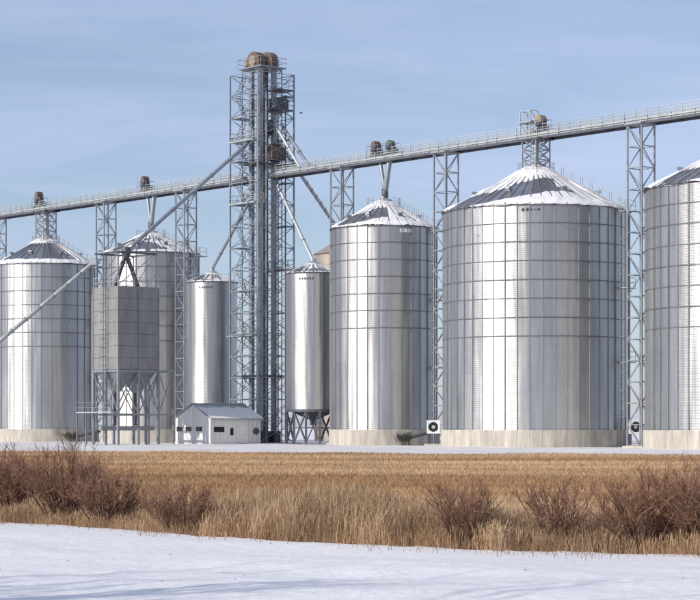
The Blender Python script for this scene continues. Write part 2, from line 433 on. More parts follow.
bin_a, fa = grain_bin(46, 7.06, 4.3, 34, 19, 'ribbed steel grain bin at the far left, crossed by a slanting conveyor tube', mask_bare, 'patchy snow on the roof of the far left bin', 3.1, 6)
bin_b, fb = grain_bin(151, 6.2, 3.1, 30, 17, 'steel grain bin standing behind the tall grey dryer', mask_thin, 'thin snow between the roof ribs of the bin behind the dryer', 5.7, 6)
bin_c, fc = grain_bin(384, 5.97, 3.5, 30, 17, 'slender steel grain bin to the right of the elevator tower', mask_c, 'snow on the roof of the slender bin right of the elevator tower', 8.3, 6)
bin_d, fd = grain_bin(536, 9.63, 5.1, 48, 25, 'widest fully visible steel grain bin, right of centre', mask_sweep, 'thick swept snow on the roof of the wide bin right of centre', 12.9, 7)
bin_e, fe = grain_bin(749, 9.63, 5.1, 48, 25, 'wide steel grain bin cut off by the right edge of the picture', mask_sweep, 'snow on the roof of the bin at the right edge', 17.7, 7)

# small maker's marks, too small to read, under the eaves
def marks(parent, face, R, z, ang, widths, m, h=.34, gap=.12):
    a = face+ang
    for wd, hh in widths:
        a += wd/2/R
        o = MB().box(0,-wd/2,-hh*h/2,.03,wd/2,hh*h/2).build('maker_mark', m, parent)
        o.matrix_basis = Matrix.Translation((0,0,z)) @ Matrix.Rotation(a, 4, 'Z') @ Matrix.Translation((R+.05,0,0))
        a += (wd/2+gap)/R
marks(bin_d, fd, 9.63, 23.62, -R_(8.5), [(.22,1),(.26,1),(.16,.45),(.12,.4),(.24,.75)], 'dark', .27, .20)
marks(bin_c, fc, 5.97, 23.6, R_(17), [(.15,1),(.1,1),(.36,1),(.14,1),(.1,.9)], 'white', .42, .12)

# ------------------------------------------------------------------ hopper tanks beside the elevator tower
def hopper_tank(ximg, label, R=3.15):
    p = line_at(ximg); t = thing('hopper_tank', label, 'hopper tank', p, group='hopper tanks beside the elevator tower')
    face = math.atan2(-p.y, -p.x); z0, z1, pk = 4.0, 19.95, 21.35; cols = 18; da = 2*PI/cols
    MB().lathe([(R-.05, z0), (R-.05, z1)], 64).build('inner_wall', 'tank', t, True)
    me = sheet_mesh('wall_sheet', R, cols, z1-z0, 'tank')
    rme = roof_panel_mesh(R, pk-z1, cols, 'roof')
    for c in range(cols):
        a = face+(c-4.5)*da
        if c < 10: obj('wall_sheet', me, t, mtx=Matrix.Rotation(a, 4, 'Z') @ Matrix.Translation((R+jit(.004), 0, (z0+z1)/2)) @ Matrix.Rotation(jit(R_(1.6)), 4, 'Z'))
        obj('roof_panel', rme, t, mtx=Matrix.Rotation(a, 4, 'Z') @ Matrix.Translation((0,0,z1+.01)))
    MB().ring([(R, z1-.1), (R+.1, z1-.06), (R+.1, z1), (R, z1)], 64).build('eave_ring', 'dark_steel', t)
    MB().ring([(R, z0-.25), (R+.12, z0-.25), (R+.12, z0+.05), (R, z0+.05)], 64).build('base_ring', 'dark_steel', t)
    MB().lathe([(R-.02, z0+.02), (.35, 2.8), (.35, 2.2)], 48).build('hopper', 'dark_steel', t, True)
    MB().lathe([(.8, pk-.5), (.8, pk-.2), (.35, pk+.1), (.35, pk+.35), (0, pk+.35)], 20).build('roof_collar', 'pale_steel', t)
    n = 12
    for k in range(n):
        a, a2 = face+2*PI*(k+.5)/n, face+2*PI*(k+1.5)/n
        A = Vector((R*math.cos(a), R*math.sin(a), 0)); B = Vector((R*math.cos(a2), R*math.sin(a2), 0)); T = Vector((0,0,z0-.2))
        strut(t, 'leg', A, A+T, .24, 'dark_steel')
        strut(t, 'brace', A+Vector((0,0,.2)), B+T, .15, 'dark_steel'); strut(t, 'brace', B+Vector((0,0,.2)), A+T, .15, 'dark_steel')
        strut(t, 'girt', A+Vector((0,0,1.9)), B+Vector((0,0,1.9)), .14, 'dark_steel')
    rl = MB()
    for k in range(16):
        a, a2 = 2*PI*k/16, 2*PI*(k+1)/16; q = R-.15
        A = Vector((q*math.cos(a), q*math.sin(a), z1)); B = Vector((q*math.cos(a2), q*math.sin(a2), z1))
        rl.bar(A, A+Vector((0,0,.9)), .02); rl.bar(A+Vector((0,0,.9)), B+Vector((0,0,.9)), .018)
    rl.build('roof_rail', 'steel', t)
    marks(t, face, R, z1-.75, -R_(30), [(.15,1)]*6, 'dark', .20, .16)
    # ladder on the left flank
    lb = MB(); al = face-R_(68); out = Vector((math.cos(al), math.sin(al), 0)); side = Vector((-out.y, out.x, 0))
    for s in (-.22, .22): lb.bar(out*(R+.3)+side*s+Vector((0,0,.2)), out*(R+.3)+side*s+Vector((0,0,z1+.9)), .035)
    z = .5
    while z < z1+.8: lb.bar(out*(R+.3)-side*.22+Vector((0,0,z)), out*(R+.3)+side*.22+Vector((0,0,z)), .018); z += .35
    arc = [out*(R+.3+.7*math.sin(PI*q/6))+side*(-.36*math.cos(PI*q/6)) for q in range(7)]; z = 3
    while z < z1+.9:
        for q in range(6): lb.bar(arc[q]+Vector((0,0,z)), arc[q+1]+Vector((0,0,z)), .022)
        z += .9
    lb.build('caged_ladder', 'steel', t)
    snow_shell(R, pk-z1, z1+.01, mask_thin, 'roof_snow', label.replace('steel hopper tank', 'snow on the roof of the hopper tank')[:90], p, ximg*.1, .1)
    return t
hopper_tank(212, 'steel hopper tank left of the elevator tower, above the white shed')
hopper_tank(313, 'steel hopper tank on dark cross-braced legs, right of the elevator tower')

# distant tank whose top shows behind the slender bin
p = pt(338, 440, 300); p.z = 0
t = thing('distant_tank', 'brownish tank top peeping out behind the slender bin', 'tank', p)
R = 3.4
MB().lathe([(R, 0), (R, 26.6)], 48).build('wall', 'brown_tank', t, True)
MB().lathe([(R+.1, 26.6), (.6, 28.4), (.6, 28.9), (0, 28.9)], 32).build('roof', 'brown_tank', t)
MB().ring([(R, 26.45), (R+.1, 26.45), (R+.1, 26.6), (R, 26.6)], 48).build('eave_ring', 'rust', t)

# ------------------------------------------------------------------ lattice towers
def lattice(t, hw, z0, z1, lev, lw, bw, m='steel', x=False, hd=None):
    hd = hd or hw; P = [(-hw,-hd), (hw,-hd), (hw,hd), (-hw,hd)]
    for a in P: strut(t, 'leg', (*a, z0), (*a, z1), lw, m)
    dz = (z1-z0)/lev
    for k in range(lev):
        za, zb = z0+dz*k, z0+dz*(k+1)
        for i in range(4):
            a, c = P[i], P[(i+1) % 4]
            strut(t, 'beam', (*a, zb), (*c, zb), bw, m)
            if (k+i) % 2 or x: strut(t, 'brace', (*a, za), (*c, zb), bw*.8, m)
            if not (k+i) % 2 or x: strut(t, 'brace', (*c, za), (*a, zb), bw*.8, m)
TOWERS = [(-3, 'lattice conveyor support at the extreme left edge'), (106, 'lattice conveyor support between the two leftmost bins'),
          (186, 'lattice conveyor support between the dryer bin and the left hopper tank'), (342, 'lattice conveyor support just left of the slender bin'),
          (446, 'lattice conveyor support between the slender bin and the wide bin'), (641, 'tall lattice conveyor support between the two rightmost bins')]
for x, lab in TOWERS:
    p = line_at(x); t = thing('support_tower', lab, 'support tower', p, YARD, 'lattice towers carrying the overhead conveyor')
    lattice(t, .93, .12, 31.75, 15, .15, .10, x=False)
    slab(t, 'footing', -1.3, -1.3, -.2, 1.3, 1.3, .14, 'concrete')
    slab(t, 'head_beam', -1.1, -1.25, 31.75, 1.1, 1.25, 31.9, 'steel')
# stands on the peaks of two bins
for x, R, rise, lab in ((46, 7.06, 4.3, 'small lattice stand on the peak of the far left bin'), (536, 9.63, 5.1, 'small lattice stand on the peak of the wide bin')):
    p = line_at(x); t = thing('peak_stand', lab, 'support stand', p, YARD, 'lattice stands on bin peaks')
    zb = H_EAVE+rise*(1-1.4/R)+.05; lattice(t, 1.0, zb, 31.85, 3, .13, .09, 'steel', True)
    strut(t, 'drop_pipe', (0,0,H_EAVE+rise*(1-.9/R)+.5), (0,0,31.9), .62, 'pale_steel', kind='pipe')
    slab(t, 'head_frame', -1.5, -1.2, 31.72, 1.5, 1.2, 31.86, 'dark_steel')
# paired drop spouts on the other two
for x, R, rise, lab in ((151, 6.2, 3.1, 'forked drop spout onto the peak of the bin behind the dryer'), (385, 5.97, 3.5, 'forked drop spout onto the peak of the slender bin')):
    p = line_at(x); t = thing('drop_spout', lab, 'spout', p, YARD, 'forked drop spouts')
    zb = H_EAVE+rise*(1-.9/R)+.6
    strut(t, 'collar', (0,0,zb-.1), (0,0,zb+1.0), .75, 'dark_steel', kind='pipe')
    strut(t, 'pipe', (-.05,0,zb+.9), (-.85,0,31.95), .42, 'pipe', kind='pipe'); strut(t, 'pipe', (.08,0,zb+.8), (.75,0,31.95), .62, 'pipe', kind='pipe')

# ------------------------------------------------------------------ overhead conveyor galleries
def gallery(x0, x1, label):
    a0, a1 = along(x0), along(x1); t = thing('conveyor_gallery', label, 'conveyor', ORG+Vector((0,0,0)), YARD, 'overhead conveyor galleries')
    n = round((a1-a0)/3.05); st = (a1-a0)/n
    tm = MB().box(.02, -.42, 0, st-.02, .30, .52).box(-.04, -.47, -.03, .04, .35, .57).box(.5, -.44, .52, st-.5, .32, .57).mesh('trough_section', 'pale_steel')
    dm = MB().box(0, .36, .18, st-.01, 1.15, .25).box(0, 1.12, .05, st-.01, 1.2, .24).mesh('walkway_deck', 'steel')
    rm = MB()
    for y in (1.17, -.55):
        for q in (.72, 1.30): rm.box(0, y-.025, q-.025, st, y+.025, q+.025)
        for k in (0, .5): rm.box(k*st-.03, y-.03, .05, k*st+.03, y+.03, 1.32)
        for k in range(1, 12): rm.box(k*st/12-.011, y-.011, .3, k*st/12+.011, y+.011, 1.0+.02*(k % 3))
        rm.box(0, y-.02, .98, st, y+.02, 1.02)
        rm.box(0, y-.012, .25, st, y+.012, .38)
    rme = rm.mesh('railing', 'pale_steel')
    bm = MB().box(-.05, -.6, -.12, .05, 1.25, -.03).mesh('cross_beam', 'dark_steel')
    for k in range(n):
        z = 31.98+jit(.008); L_ = (a0+k*st, 0, z)
        obj('trough_section', tm, t, L_); obj('walkway_deck', dm, t, L_); obj('railing', rme, t, L_); obj('cross_beam', bm, t, L_)
    for y in (-.56, 1.2): strut(t, 'bottom_chord', (a0, y, 31.93), (a1, y, 31.88), .12, 'dark_steel', .26)  # deep dark strips, coloured to stand in for shade under the gallery
    return t
gallery(-60, 246, 'grey overhead conveyor gallery running left from the elevator tower')
gallery(271, 800, 'long grey overhead conveyor gallery running right from the elevator tower')

def drive(x, off, label, m, w=1.0, h=1.9, round_=False):
    p = line_at(x); t = thing('conveyor_drive', label, 'conveyor drive', p+Vector((0,0,32.5)), YARD, 'drive units on the overhead conveyor')
    slab(t, 'base_frame', -w*.75, -.5, .06, w*.75, .6, .2, 'dark_steel')
    b = MB(); n = 14
    if round_: prof = [(math.cos(2*PI*k/n)*w*.62, 1.25+math.sin(2*PI*k/n)*w*.75) for k in range(n)]
    else: prof = [(-w*.5, .2), (w*.42, .2), (w*.5, h*.55), (w*.38, h*.85), (w*.12, h), (-w*.22, h*.98), (-w*.46, h*.8)]
    m_ = len(prof)
    for y in (-.45, .45): b.v += [(px, y, pz) for px, pz in prof]
    b.f = [(i, (i+1) % m_, m_+(i+1) % m_, m_+i) for i in range(m_)]+[tuple(range(m_))[::-1], tuple(range(m_, 2*m_))]
    b.build('belt_guard', m, t)
    MB().box(w*.5,-.3,.25,w*.85,.35,.95).box(w*.52,-.2,.95,w*.74,.2,1.2).build('gear_reducer', 'dark_steel', t)
    MB().box(-w*.8,-.25,.2,-w*.46,.3,1.15).build('junction_box', 'pale_steel', t)
    MB().bar((-.2,.5,.55), (-.2,1.15,.55), .3, 14).build('motor', 'olive', t, True)
    MB().bar((.25,-.75,.8), (.25,-.44,.8), .26, 14).build('gearbox', 'dark_steel', t, True)
    fr = MB()
    for sx in (-1, 1):
        for y in (-.6, .75): fr.bar((sx*w*1.1, y, -.1), (sx*w*1.1, y, 1.35), .03)
        fr.bar((sx*w*1.1,-.6,1.3), (sx*w*1.1,.75,1.3), .025)
    for y in (-.6, .75):
        for q in (.8, 1.3): fr.bar((-w*1.1,y,q), (w*1.1,y,q), .025)
    fr.build('guard_rail', 'steel', t)
drive(39, 0, 'rust-brown drive housing on the gallery above the far left bin', 'rust', .95, 2.2)
drive(145, 0, 'rust-brown drive housing on the gallery above the bin behind the dryer', 'rust', .85, 2.0)
drive(376, 0, 'tan and rust drive housing on the gallery, left of a grey-green one', 'rust', .85, 1.8)
drive(390.5, 0, 'grey-green drive housing on the gallery, beside a rusty one', 'olive', .7, 1.65)
drive(540.5, 0, 'round tan drive housing on the gallery above the wide bin', 'tan', .8, 1.7, True)
# small open maintenance frame next to the tan drive
p = line_at(529); t = thing('service_frame', 'open steel service frame standing on the gallery beside the tan drive', 'service frame', p+Vector((0,0,32.5)), YARD)
lattice(t, .75, 0, 2.4, 2, .09, .07, 'pale_steel', False, .55); slab(t, 'deck', -1.0, -.8, 1.15, 1.0, .8, 1.24, 'pale_steel')

# ------------------------------------------------------------------ elevator tower
t = thing('elevator_tower', 'tall lattice bucket elevator tower rising above all the bins', 'tower', ORG, YARD)
HW = 2.74; ZT = 44.4; LEV = 17
lattice(t, HW, .1, ZT, LEV, .16, .075, 'steel', True)
lattice(t, 1.7, .1, ZT+.6, LEV, .10, .06, 'steel', False)
slab(t, 'footing', -3.4, -3.4, -.2, 3.4, 3.4, .12, 'concrete')
# elevator legs: two bucket elevators, each with an up and a down trunk
trunks = [(-.75, -1.0, 'steel'), (.95, -1.0, 'pale_steel'), (-.5, .9, 'dark_steel'), (1.15, .9, 'steel')]
for x, y, m in trunks:
    k = 0; z = .6
    while z < 45.0:
        z2 = min(z+3.0, 45.2); slab(t, 'trunk_section', x-.27, y-.24, z+.02, x+.27, y+.24, z2-.02, m); slab(t, 'trunk_flange', x-.34, y-.31, z2-.06, x+.34, y+.31, z2+.018, m); z = z2+.02
for y in (-1.0, .9): slab(t, 'elevator_boot', -1.4, y-.5, .12, 1.9, y+.5, 1.5, 'dark_steel')
for x, y, m in ((2.15, 1.9, 'dark_steel'), (2.35, .2, 'dark_steel'), (-1.9, 1.6, 'steel'), (2.5, -1.3, 'steel'), (1.9, -2.2, 'dark_steel'), (.2, 2.3, 'dark_steel')):
    strut(t, 'service_pipe', (x, y, .1), (x, y, 42 if x > 0 else 30), .17, m, kind='pipe')
# zigzag stairs on the left face, and decks
dz = (ZT-.1)/LEV
for k in range(LEV):
    z = .1+dz*k; x0, x1 = (-2.3, -.9) if k % 2 == 0 else (-.9, -2.3)
    o = MB().bar((x0, -2.2, z), (x1, -2.2, z+dz), .04).bar((x0, -1.6, z), (x1, -1.6, z+dz), .04)
    for q in range(9):
        f = (q+.5)/9; xx = x0+(x1-x0)*f; zz = z+dz*f; o.box(xx-.12, -2.2, zz-.02, xx+.12, -1.6, zz+.02)
    o.build('stair_flight', 'steel', t)
    if k % 2: slab(t, 'landing', -2.6, -2.4, z-.05, -1.2, -.4, z+.02, 'dark_steel')
    else: slab(t, 'landing', .6, 1.5, z-.05, 2.6, 2.6, z+.02, 'dark_steel')
def deck(x0, y0, x1, y1, z, m='pale_steel', rail=True):
    o = slab(t, 'platform', x0, y0, z-.14, x1, y1, z, m)
    if rail:
        g = MB(); c = [(x0,y0),(x1,y0),(x1,y1),(x0,y1)]
        for i in range(4):
            a = Vector((*c[i], z)); d = Vector((*c[(i+1)%4], z)); n = max(2, int((d-a).length/1.2))
            for k in range(n): q = a.lerp(d, k/n); g.bar(q, q+Vector((0,0,1.1)), .035)
            for h in (.55, 1.1): g.bar(a+Vector((0,0,h)), d+Vector((0,0,h)), .03)
        g.build('platform_railing', m, t)
deck(-2.9, -2.95, 2.0, -1.5, 36.4); deck(-2.9, -2.95, 2.3, -1.5, 28.9); deck(-3.3, -2.95, 1.8, -1.4, 13.0, 'steel')
deck(-.2, -1.2, 2.8, 2.8, 40.2, 'dark_steel'); deck(.3, .2, 2.8, 2.8, 42.6, 'dark_steel'); deck(-1.0, -2.8, 2.9, 2.8, 33.6, 'dark_steel'); deck(-2.8, 1.0, 2.8, 2.8, 21, 'dark_steel'); deck(-2.7, -2.7, 2.7, 2.7, 8.2, 'dark_steel', False)
# distributor and machinery under the spouts
MB().lathe([(0, 38.9), (.9, 38.9), (1.0, 38.3), (.95, 37.5), (.4, 36.8), (0, 36.8)], 20).build('distributor', 'dark_steel', t, loc=(.6, 0, 0))
MB().box(1.0,-.4,34.0,2.5,1.6,35.6).box(1.2,-.2,35.6,2.2,1.2,36.0).build('gear_housing', 'rust', t)
MB().box(.9,.4,40.25,2.4,2.2,41.5).build('motor_box', 'dark_steel', t)
# head of the elevators above the tower
deck(-2.2, -2.0, 2.35, 1.9, 45.25, 'steel')
def head(x, y, r, m, nm='elevator_head'):
    b = MB(); n = 12; prof = [(-r, 45.3)]+[(r*math.cos(PI-PI*k/n), 46.0+.95*r*math.sin(PI-PI*k/n)) for k in range(n+1)]+[(r, 45.3)]; k_ = len(prof)
    for yy in (y-.5, y+.5): b.v += [(x+px, yy, pz) for px, pz in prof]
    b.f = [(i, (i+1) % k_, k_+(i+1) % k_, k_+i) for i in range(k_)]+[tuple(range(k_))[::-1], tuple(range(k_, 2*k_))]
    b.build(nm, m, t)
    b = MB().bar((x, y-.62, 46.0), (x, y-.5, 46.0), r*.55, 16); b.build('head_cover', 'tan', t)
head(.1, -1.0, 1.2, 'rust'); head(.35, .75, 1.3, 'rust')
MB().bar((-1.2,-1.5,45.75), (-1.2,-.3,45.75), .42, 14).build('head_motor', 'tan', t, True)
MB().box(-1.75,-1.1,45.3,-.9,.6,46.35).build('drive_guard', 'rust', t)

# ------------------------------------------------------------------ spouts from the tower
def spout(label, p, q, dia, m='pipe'):
    p = Vector(p); q = Vector(q); base = Vector((q.x, q.y, q.z))
    t = thing('spout', label, 'spout', base, 0, 'sloping spouts from the elevator tower')
    a = p-base; n = max(2, int(a.length/3.2))
    for k in range(n): strut(t, 'pipe_section', a*(1-k/n), a*(1-(k+1)/n)*1.0, dia, m, kind='pipe')
    for k in range(1, n): f = a*(1-k/n); dr = a.normalized()*.06; strut(t, 'flange', f-dr, f+dr, dia*1.28, m, kind='pipe')
    return t
tl = line_at(212); tr = line_at(313)
spout('long spout sloping down from the tower to the dryer top', pt(249, 142, 252.5), pt(133, 245, 241), .46)
spout('spout sloping down left from the tower to the hopper tank above the shed', pt(249, 202, 252), (tl.x, tl.y, 21.6), .36)
spout('pale spout sloping down right from the tower to the hopper tank on dark legs', pt(275, 180, 253), (tr.x, tr.y, 21.5), .38, 'pale_steel')
spout('upper of two spouts sloping from the tower onto the right gallery', pt(281, 124, 254), (*line_at(309).xy, 32.6), .42)
spout('pale lower of two spouts sloping from the tower onto the right gallery', pt(277, 128, 252), (*line_at(300).xy, 32.6), .34, 'pale_steel')
spout('thin spout running down right behind the gallery to the distant tank', pt(275, 137, 258), pt(337, 228, 299), .50)

# slanting enclosed conveyor in front of the far left bin
p1 = pt(94, 262, 279); p2 = pt(-30, 366, 272)
t = thing('inclined_conveyor', 'long slanting conveyor tube crossing the front of the far left bin', 'conveyor', (p2.x, p2.y, 0), 0)
o = Vector((p2.x, p2.y, 0)); a = p1-o; c = p2-o; n = 9
for k in range(n): strut(t, 'tube_section', a.lerp(c, k/n), a.lerp(c, (k+1)/n), .55, 'pale_steel', kind='pipe')
for k in range(1, n): f = a.lerp(c, k/n); d = (c-a).normalized()*.05; strut(t, 'flange', f-d, f+d, .70, 'steel', kind='pipe')
strut(t, 'support_leg', (c.x, c.y, 0), c, .2); f = a.lerp(c, .02); strut(t, 'support_leg', (f.x, f.y+.3, 0), (f.x, f.y+.3, f.z), .2)
MB().box(-.5,-.5,-.4,.5,.5,.55).build('head_box', 'pale_steel', t, loc=a)

# ------------------------------------------------------------------ grain dryer
dp = pt(126, 440, 241); dp.z = 0
t = thing('grain_dryer', 'tall grey panelled grain dryer raised on cross-braced legs', 'grain dryer', dp, YARD)
HX, HY = 2.5, 2.75; Z0, Z1 = 8.5, 17.9
slab(t, 'casing_core', -HX+.06, -HY+.06, Z0, HX-.06, HY-.06, Z1-.03, 'dryer')
rows = 7; rh = (Z1-Z0)/rows
for r in range(rows):
    z = Z0+rh*r
    for c in range(2):
        a = -HX+HX*c; slab(t, 'casing_panel', a+.012, -HY-.02, z+.02, a+HX-.012, -HY+.06, z+rh-.02, 'dryer'); slab(t, 'casing_panel', a+.012, HY-.06, z+.02, a+HX-.012, HY+.02, z+rh-.02, 'dryer')
        a = -HY+HY*c; slab(t, 'casing_panel', HX-.06, a+.012, z+.02, HX+.02, a+HY-.012, z+rh-.02, 'dryer'); slab(t, 'casing_panel', -HX-.02, a+.012, z+.02, -HX+.06, a+HY-.012, z+rh-.02, 'dryer')
for sx in (-1, 1):
    for sy in (-1, 1): strut(t, 'corner_post', (sx*(HX+.03), sy*(HY+.03), Z0-.1), (sx*(HX+.03), sy*(HY+.03), Z1+.02), .12, 'dryer')
strut(t, 'seam_pipe', (HX+.1, 0, Z0), (HX+.1, 0, Z1), .10, 'steel', kind='pipe')
lx = [-HX, 0, HX]; ly = [-HY, 0, HY]
for x in lx:
    for y in ly:
        if x == 0 and y == 0: continue
        strut(t, 'leg', (x, y, -.1), (x, y, Z0), .26, 'steel')
for z in (Z0-.15, 3.4):
    for y in (-HY, HY): strut(t, 'beam', (-HX, y, z), (HX, y, z), .2, 'steel')
    for x in (-HX, HX): strut(t, 'beam', (x, -HY, z), (x, HY, z), .2, 'steel')
for i in range(2):
    for y in (-HY, HY):
        strut(t, 'brace', (lx[i], y, 3.5), (lx[i+1], y, Z0-.2), .1); strut(t, 'brace', (lx[i+1], y, 3.5), (lx[i], y, Z0-.2), .1)
    for x in (-HX, HX):
        strut(t, 'brace', (x, ly[i], 3.5), (x, ly[i+1], Z0-.2), .1); strut(t, 'brace', (x, ly[i+1], 3.5), (x, ly[i], Z0-.2), .1)
for c in (-HY/2, HY/2):
    b = MB(); b.v = [(-HX+.1,c-HY/2+.05,Z0),(HX-.1,c-HY/2+.05,Z0),(HX-.1,c+HY/2-.05,Z0),(-HX+.1,c+HY/2-.05,Z0),(-.3,c-.3,5.9),(.3,c-.3,5.9),(.3,c+.3,5.9),(-.3,c+.3,5.9)]
    b.f = [(0,1,5,4),(1,2,6,5),(2,3,7,6),(3,0,4,7),(4,5,6,7)]; b.build('hopper', 'steel', t)
    strut(t, 'discharge_pipe', (0, c, 2.2), (0, c, 6.0), .45, 'dark_steel', kind='pipe')
slab(t, 'discharge_conveyor', -.3, -HY-.8, 1.6, .3, HY+1.0, 2.1, 'steel')
# top frame with spouts, side gantry, ladder, platform
deck_z = Z1+3.9
for x in (-HX+.3, HX-.3):
    for y in (-HY+.2, HY-.2): strut(t, 'frame_post', (x, y, Z1), (x, y, deck_z), .12)
for y in (-HY+.2, HY-.2):
    strut(t, 'frame_beam', (-HX, y, deck_z), (HX, y, deck_z), .18, 'dark_steel'); strut(t, 'frame_brace', (-HX+.3, y, Z1+.2), (HX-.3, y, deck_z), .08)
for x in (-HX+.3, HX-.3):
    strut(t, 'frame_beam', (x, -HY, deck_z), (x, HY, deck_z), .18, 'dark_steel'); strut(t, 'frame_brace', (x, -HY+.2, Z1+.2), (x, HY-.2, deck_z), .08)
MB().lathe([(0, deck_z+.8), (.5, deck_z+.8), (.6, deck_z+.2), (.4, deck_z-.4), (0, deck_z-.4)], 16).build('divider', 'dark_steel', t)
strut(t, 'feed_pipe', (0,-.1,deck_z-.2), (-.2,-1.5,Z1-.05), .5, 'dark_steel', kind='pipe'); strut(t, 'feed_pipe', (0,.1,deck_z-.2), (.5,1.4,Z1-.05), .5, 'dark_steel', kind='pipe')
g = MB()
c4 = [(-HX,-HY),(HX,-HY),(HX,HY),(-HX,HY)]
for i in range(4):
    a = Vector((*c4[i], Z1)); d = Vector((*c4[(i+1)%4], Z1))
    for k in range(5): q = a.lerp(d, k/5); g.bar(q, q+Vector((0,0,1.1)), .035)
    for h in (.55, 1.1): g.bar(a+Vector((0,0,h)), d+Vector((0,0,h)), .03)
g.build('roof_railing', 'pale_steel', t)
MB().box(-HX-.05,-HY-.05,Z1-.02,HX+.05,HY+.05,Z1+.04).build('roof_plate', 'dryer', t)
lb = MB()
for s in (-.24, .24): lb.bar((.2+s, -HY-.3, .3), (.2+s, -HY-.3, deck_z), .04)
z = .6
while z < deck_z: lb.bar((-.04,-HY-.3,z), (.44,-HY-.3,z), .02); z += .33
z = 3
arc = [Vector((.2-.38*math.cos(PI*q/6), -HY-.3-.7*math.sin(PI*q/6), 0)) for q in range(7)]
while z < deck_z:
    for q in range(6): lb.bar(arc[q]+Vector((0,0,z)), arc[q+1]+Vector((0,0,z)), .022)
    z += 1.0
lb.build('caged_ladder', 'dark_steel', t)
# lower platform to the left
slab(t, 'platform', -HX-2.2, -HY-1.0, 3.6, HX, -HY-.15, 3.72, 'pale_steel')
g = MB()
for k in range(6):
    x = -HX-2.2+(2*HX+2.2)*k/5; g.bar((x,-HY-1.0,3.7), (x,-HY-1.0,4.8), .035)
for h in (4.2, 4.8): g.bar((-HX-2.2,-HY-1.0,h), (HX,-HY-1.0,h), .03)
g.build('platform_railing', 'steel', t)
for x in (-HX-2.1, -HX-.2): strut(t, 'platform_post', (x, -HY-.9, -.1), (x, -HY-.9, 3.6), .12)
# gantry bay to the right
for y in (HY+2.1,):
    for x in (-HX, HX): strut(t, 'leg', (x, y, -.1), (x, y, Z0), .22)
    strut(t, 'beam', (-HX, y, Z0-.1), (HX, y, Z0-.1), .2); strut(t, 'beam', (-HX, y, 3.4), (HX, y, 3.4), .15)
for x in (-HX, HX):
    strut(t, 'beam', (x, HY, Z0-.1), (x, HY+2.1, Z0-.1), .2); strut(t, 'beam', (x, HY, 3.4), (x, HY+2.1, 3.4), .15)
    strut(t, 'brace', (x, HY, 3.4), (x, HY+2.1, Z0-.2), .1); strut(t, 'brace', (x, HY+2.1, 3.4), (x, HY, Z0-.2), .1)

# ------------------------------------------------------------------ small shed
sp = pt(193, 440, 246); sp.z = 0
t = thing('shed', 'low white metal shed with snow on its gable roof and a row of small windows', 'shed', sp, YARD)
W, LN, HE, HR = 3.45, 7.3, 3.05, 4.7
b = MB(); b.v = [(-W,0,-.1),(W,0,-.1),(W,LN,-.1),(-W,LN,-.1),(-W,0,HE),(W,0,HE),(W,LN,HE),(-W,LN,HE),(0,0,HR-.05),(0,LN,HR-.05)]
b.f = [(0,1,5,8,4),(2,3,7,9,6),(1,2,6,5),(3,0,4,7)]; b.build('wall_core', 'cream', t)
n = 12
for k in range(n):                                  # gable siding sheets
    x = -W+2*W*k/n; x2 = x+2*W/n; zt = lambda q: HE+(HR-HE)*(1-abs(q)/W)-.1
    b = MB(); b.v = [(x+.02,-.05,.25),(x2-.02,-.05,.25),(x2-.02,-.05,zt(x2)),(x+.02,-.05,zt(x)),(x+.02,.0,.25),(x2-.02,.0,.25),(x2-.02,.0,zt(x2)),(x+.02,.0,zt(x))]
    b.f = [(0,1,2,3),(1,5,6,2),(4,0,3,7),(3,2,6,7),(0,4,5,1)]; b.build('siding_sheet', 'cream', t)
for k in range(12): slab(t, 'siding_sheet', W-.0, LN*k/12+.02, .25, W+.05, LN*(k+1)/12-.02, HE-.06, 'cream')
slab(t, 'corner_trim', W-.12, -.09, .0, W+.09, -.052, HE-.1, 'white'); slab(t, 'gutter', W+.30, -.2, HE-.22, W+.42, LN+.2, HE-.08, 'pale_steel'); slab(t, 'ridge_cap', -.2, -.27, HR+.03, .2, LN+.27, HR+.10, 'pale_steel')
def window(side, c, z, ww, hh, door=False):
    b = MB()
    if side == 'f': f = MB().box(c-ww/2-.08,-.10,z-hh/2-.08,c+ww/2+.08,-.04,z+hh/2+.08); b.box(c-ww/2,-.125,z-hh/2,c+ww/2,-.09,z+hh/2)
    else: f = MB().box(W+.04,c-ww/2-.08,z-hh/2-.08,W+.10,c+ww/2+.08,z+hh/2+.08); b.box(W+.09,c-ww/2,z-hh/2,W+.125,c+ww/2,z+hh/2)
    o = f.build('window', 'white', t); b.build('pane', 'glass', o)
for c in (-2.55, -.75, 1.35): window('f', c, 1.75, 1.15, .52)
window('s', 1.15, 1.7, 1.5, .6); window('s', 3.0, 1.45, .45, .85)
o = MB().box(W+.04, 4.1, .1, W+.1, 5.1, 2.2).build('door', 'cream', t); MB().box(W+.1, 4.9, 1.05, W+.15, 5.0, 1.15).build('handle', 'dark_steel', o)
MB().bar((W+.02,6.5,1.5), (W+.35,6.5,1.5), .38, 16).build('exhaust_fan', 'dark_steel', t)
for sx in (-1, 1):
    nr = 8
    for k in range(nr):
        y0 = -.25+(LN+.5)*k/nr; y1 = y0+(LN+.5)/nr-.03; b = MB()
        xo = sx*(W+.3); zo = HE-(HR-HE)*.3/W
        b.v = [(xo,y0,zo),(xo,y1,zo),(0,y1,HR),(0,y0,HR),(xo,y0,zo+.07),(xo,y1,zo+.07),(0,y1,HR+.07),(0,y0,HR+.07)]
        b.f = [(0,3,2,1),(4,5,6,7),(0,1,5,4),(1,2,6,5),(2,3,7,6),(3,0,4,7)]; b.build('roof_sheet', 'pale_steel', t)
b = MB(); nu, nv = 16, 40
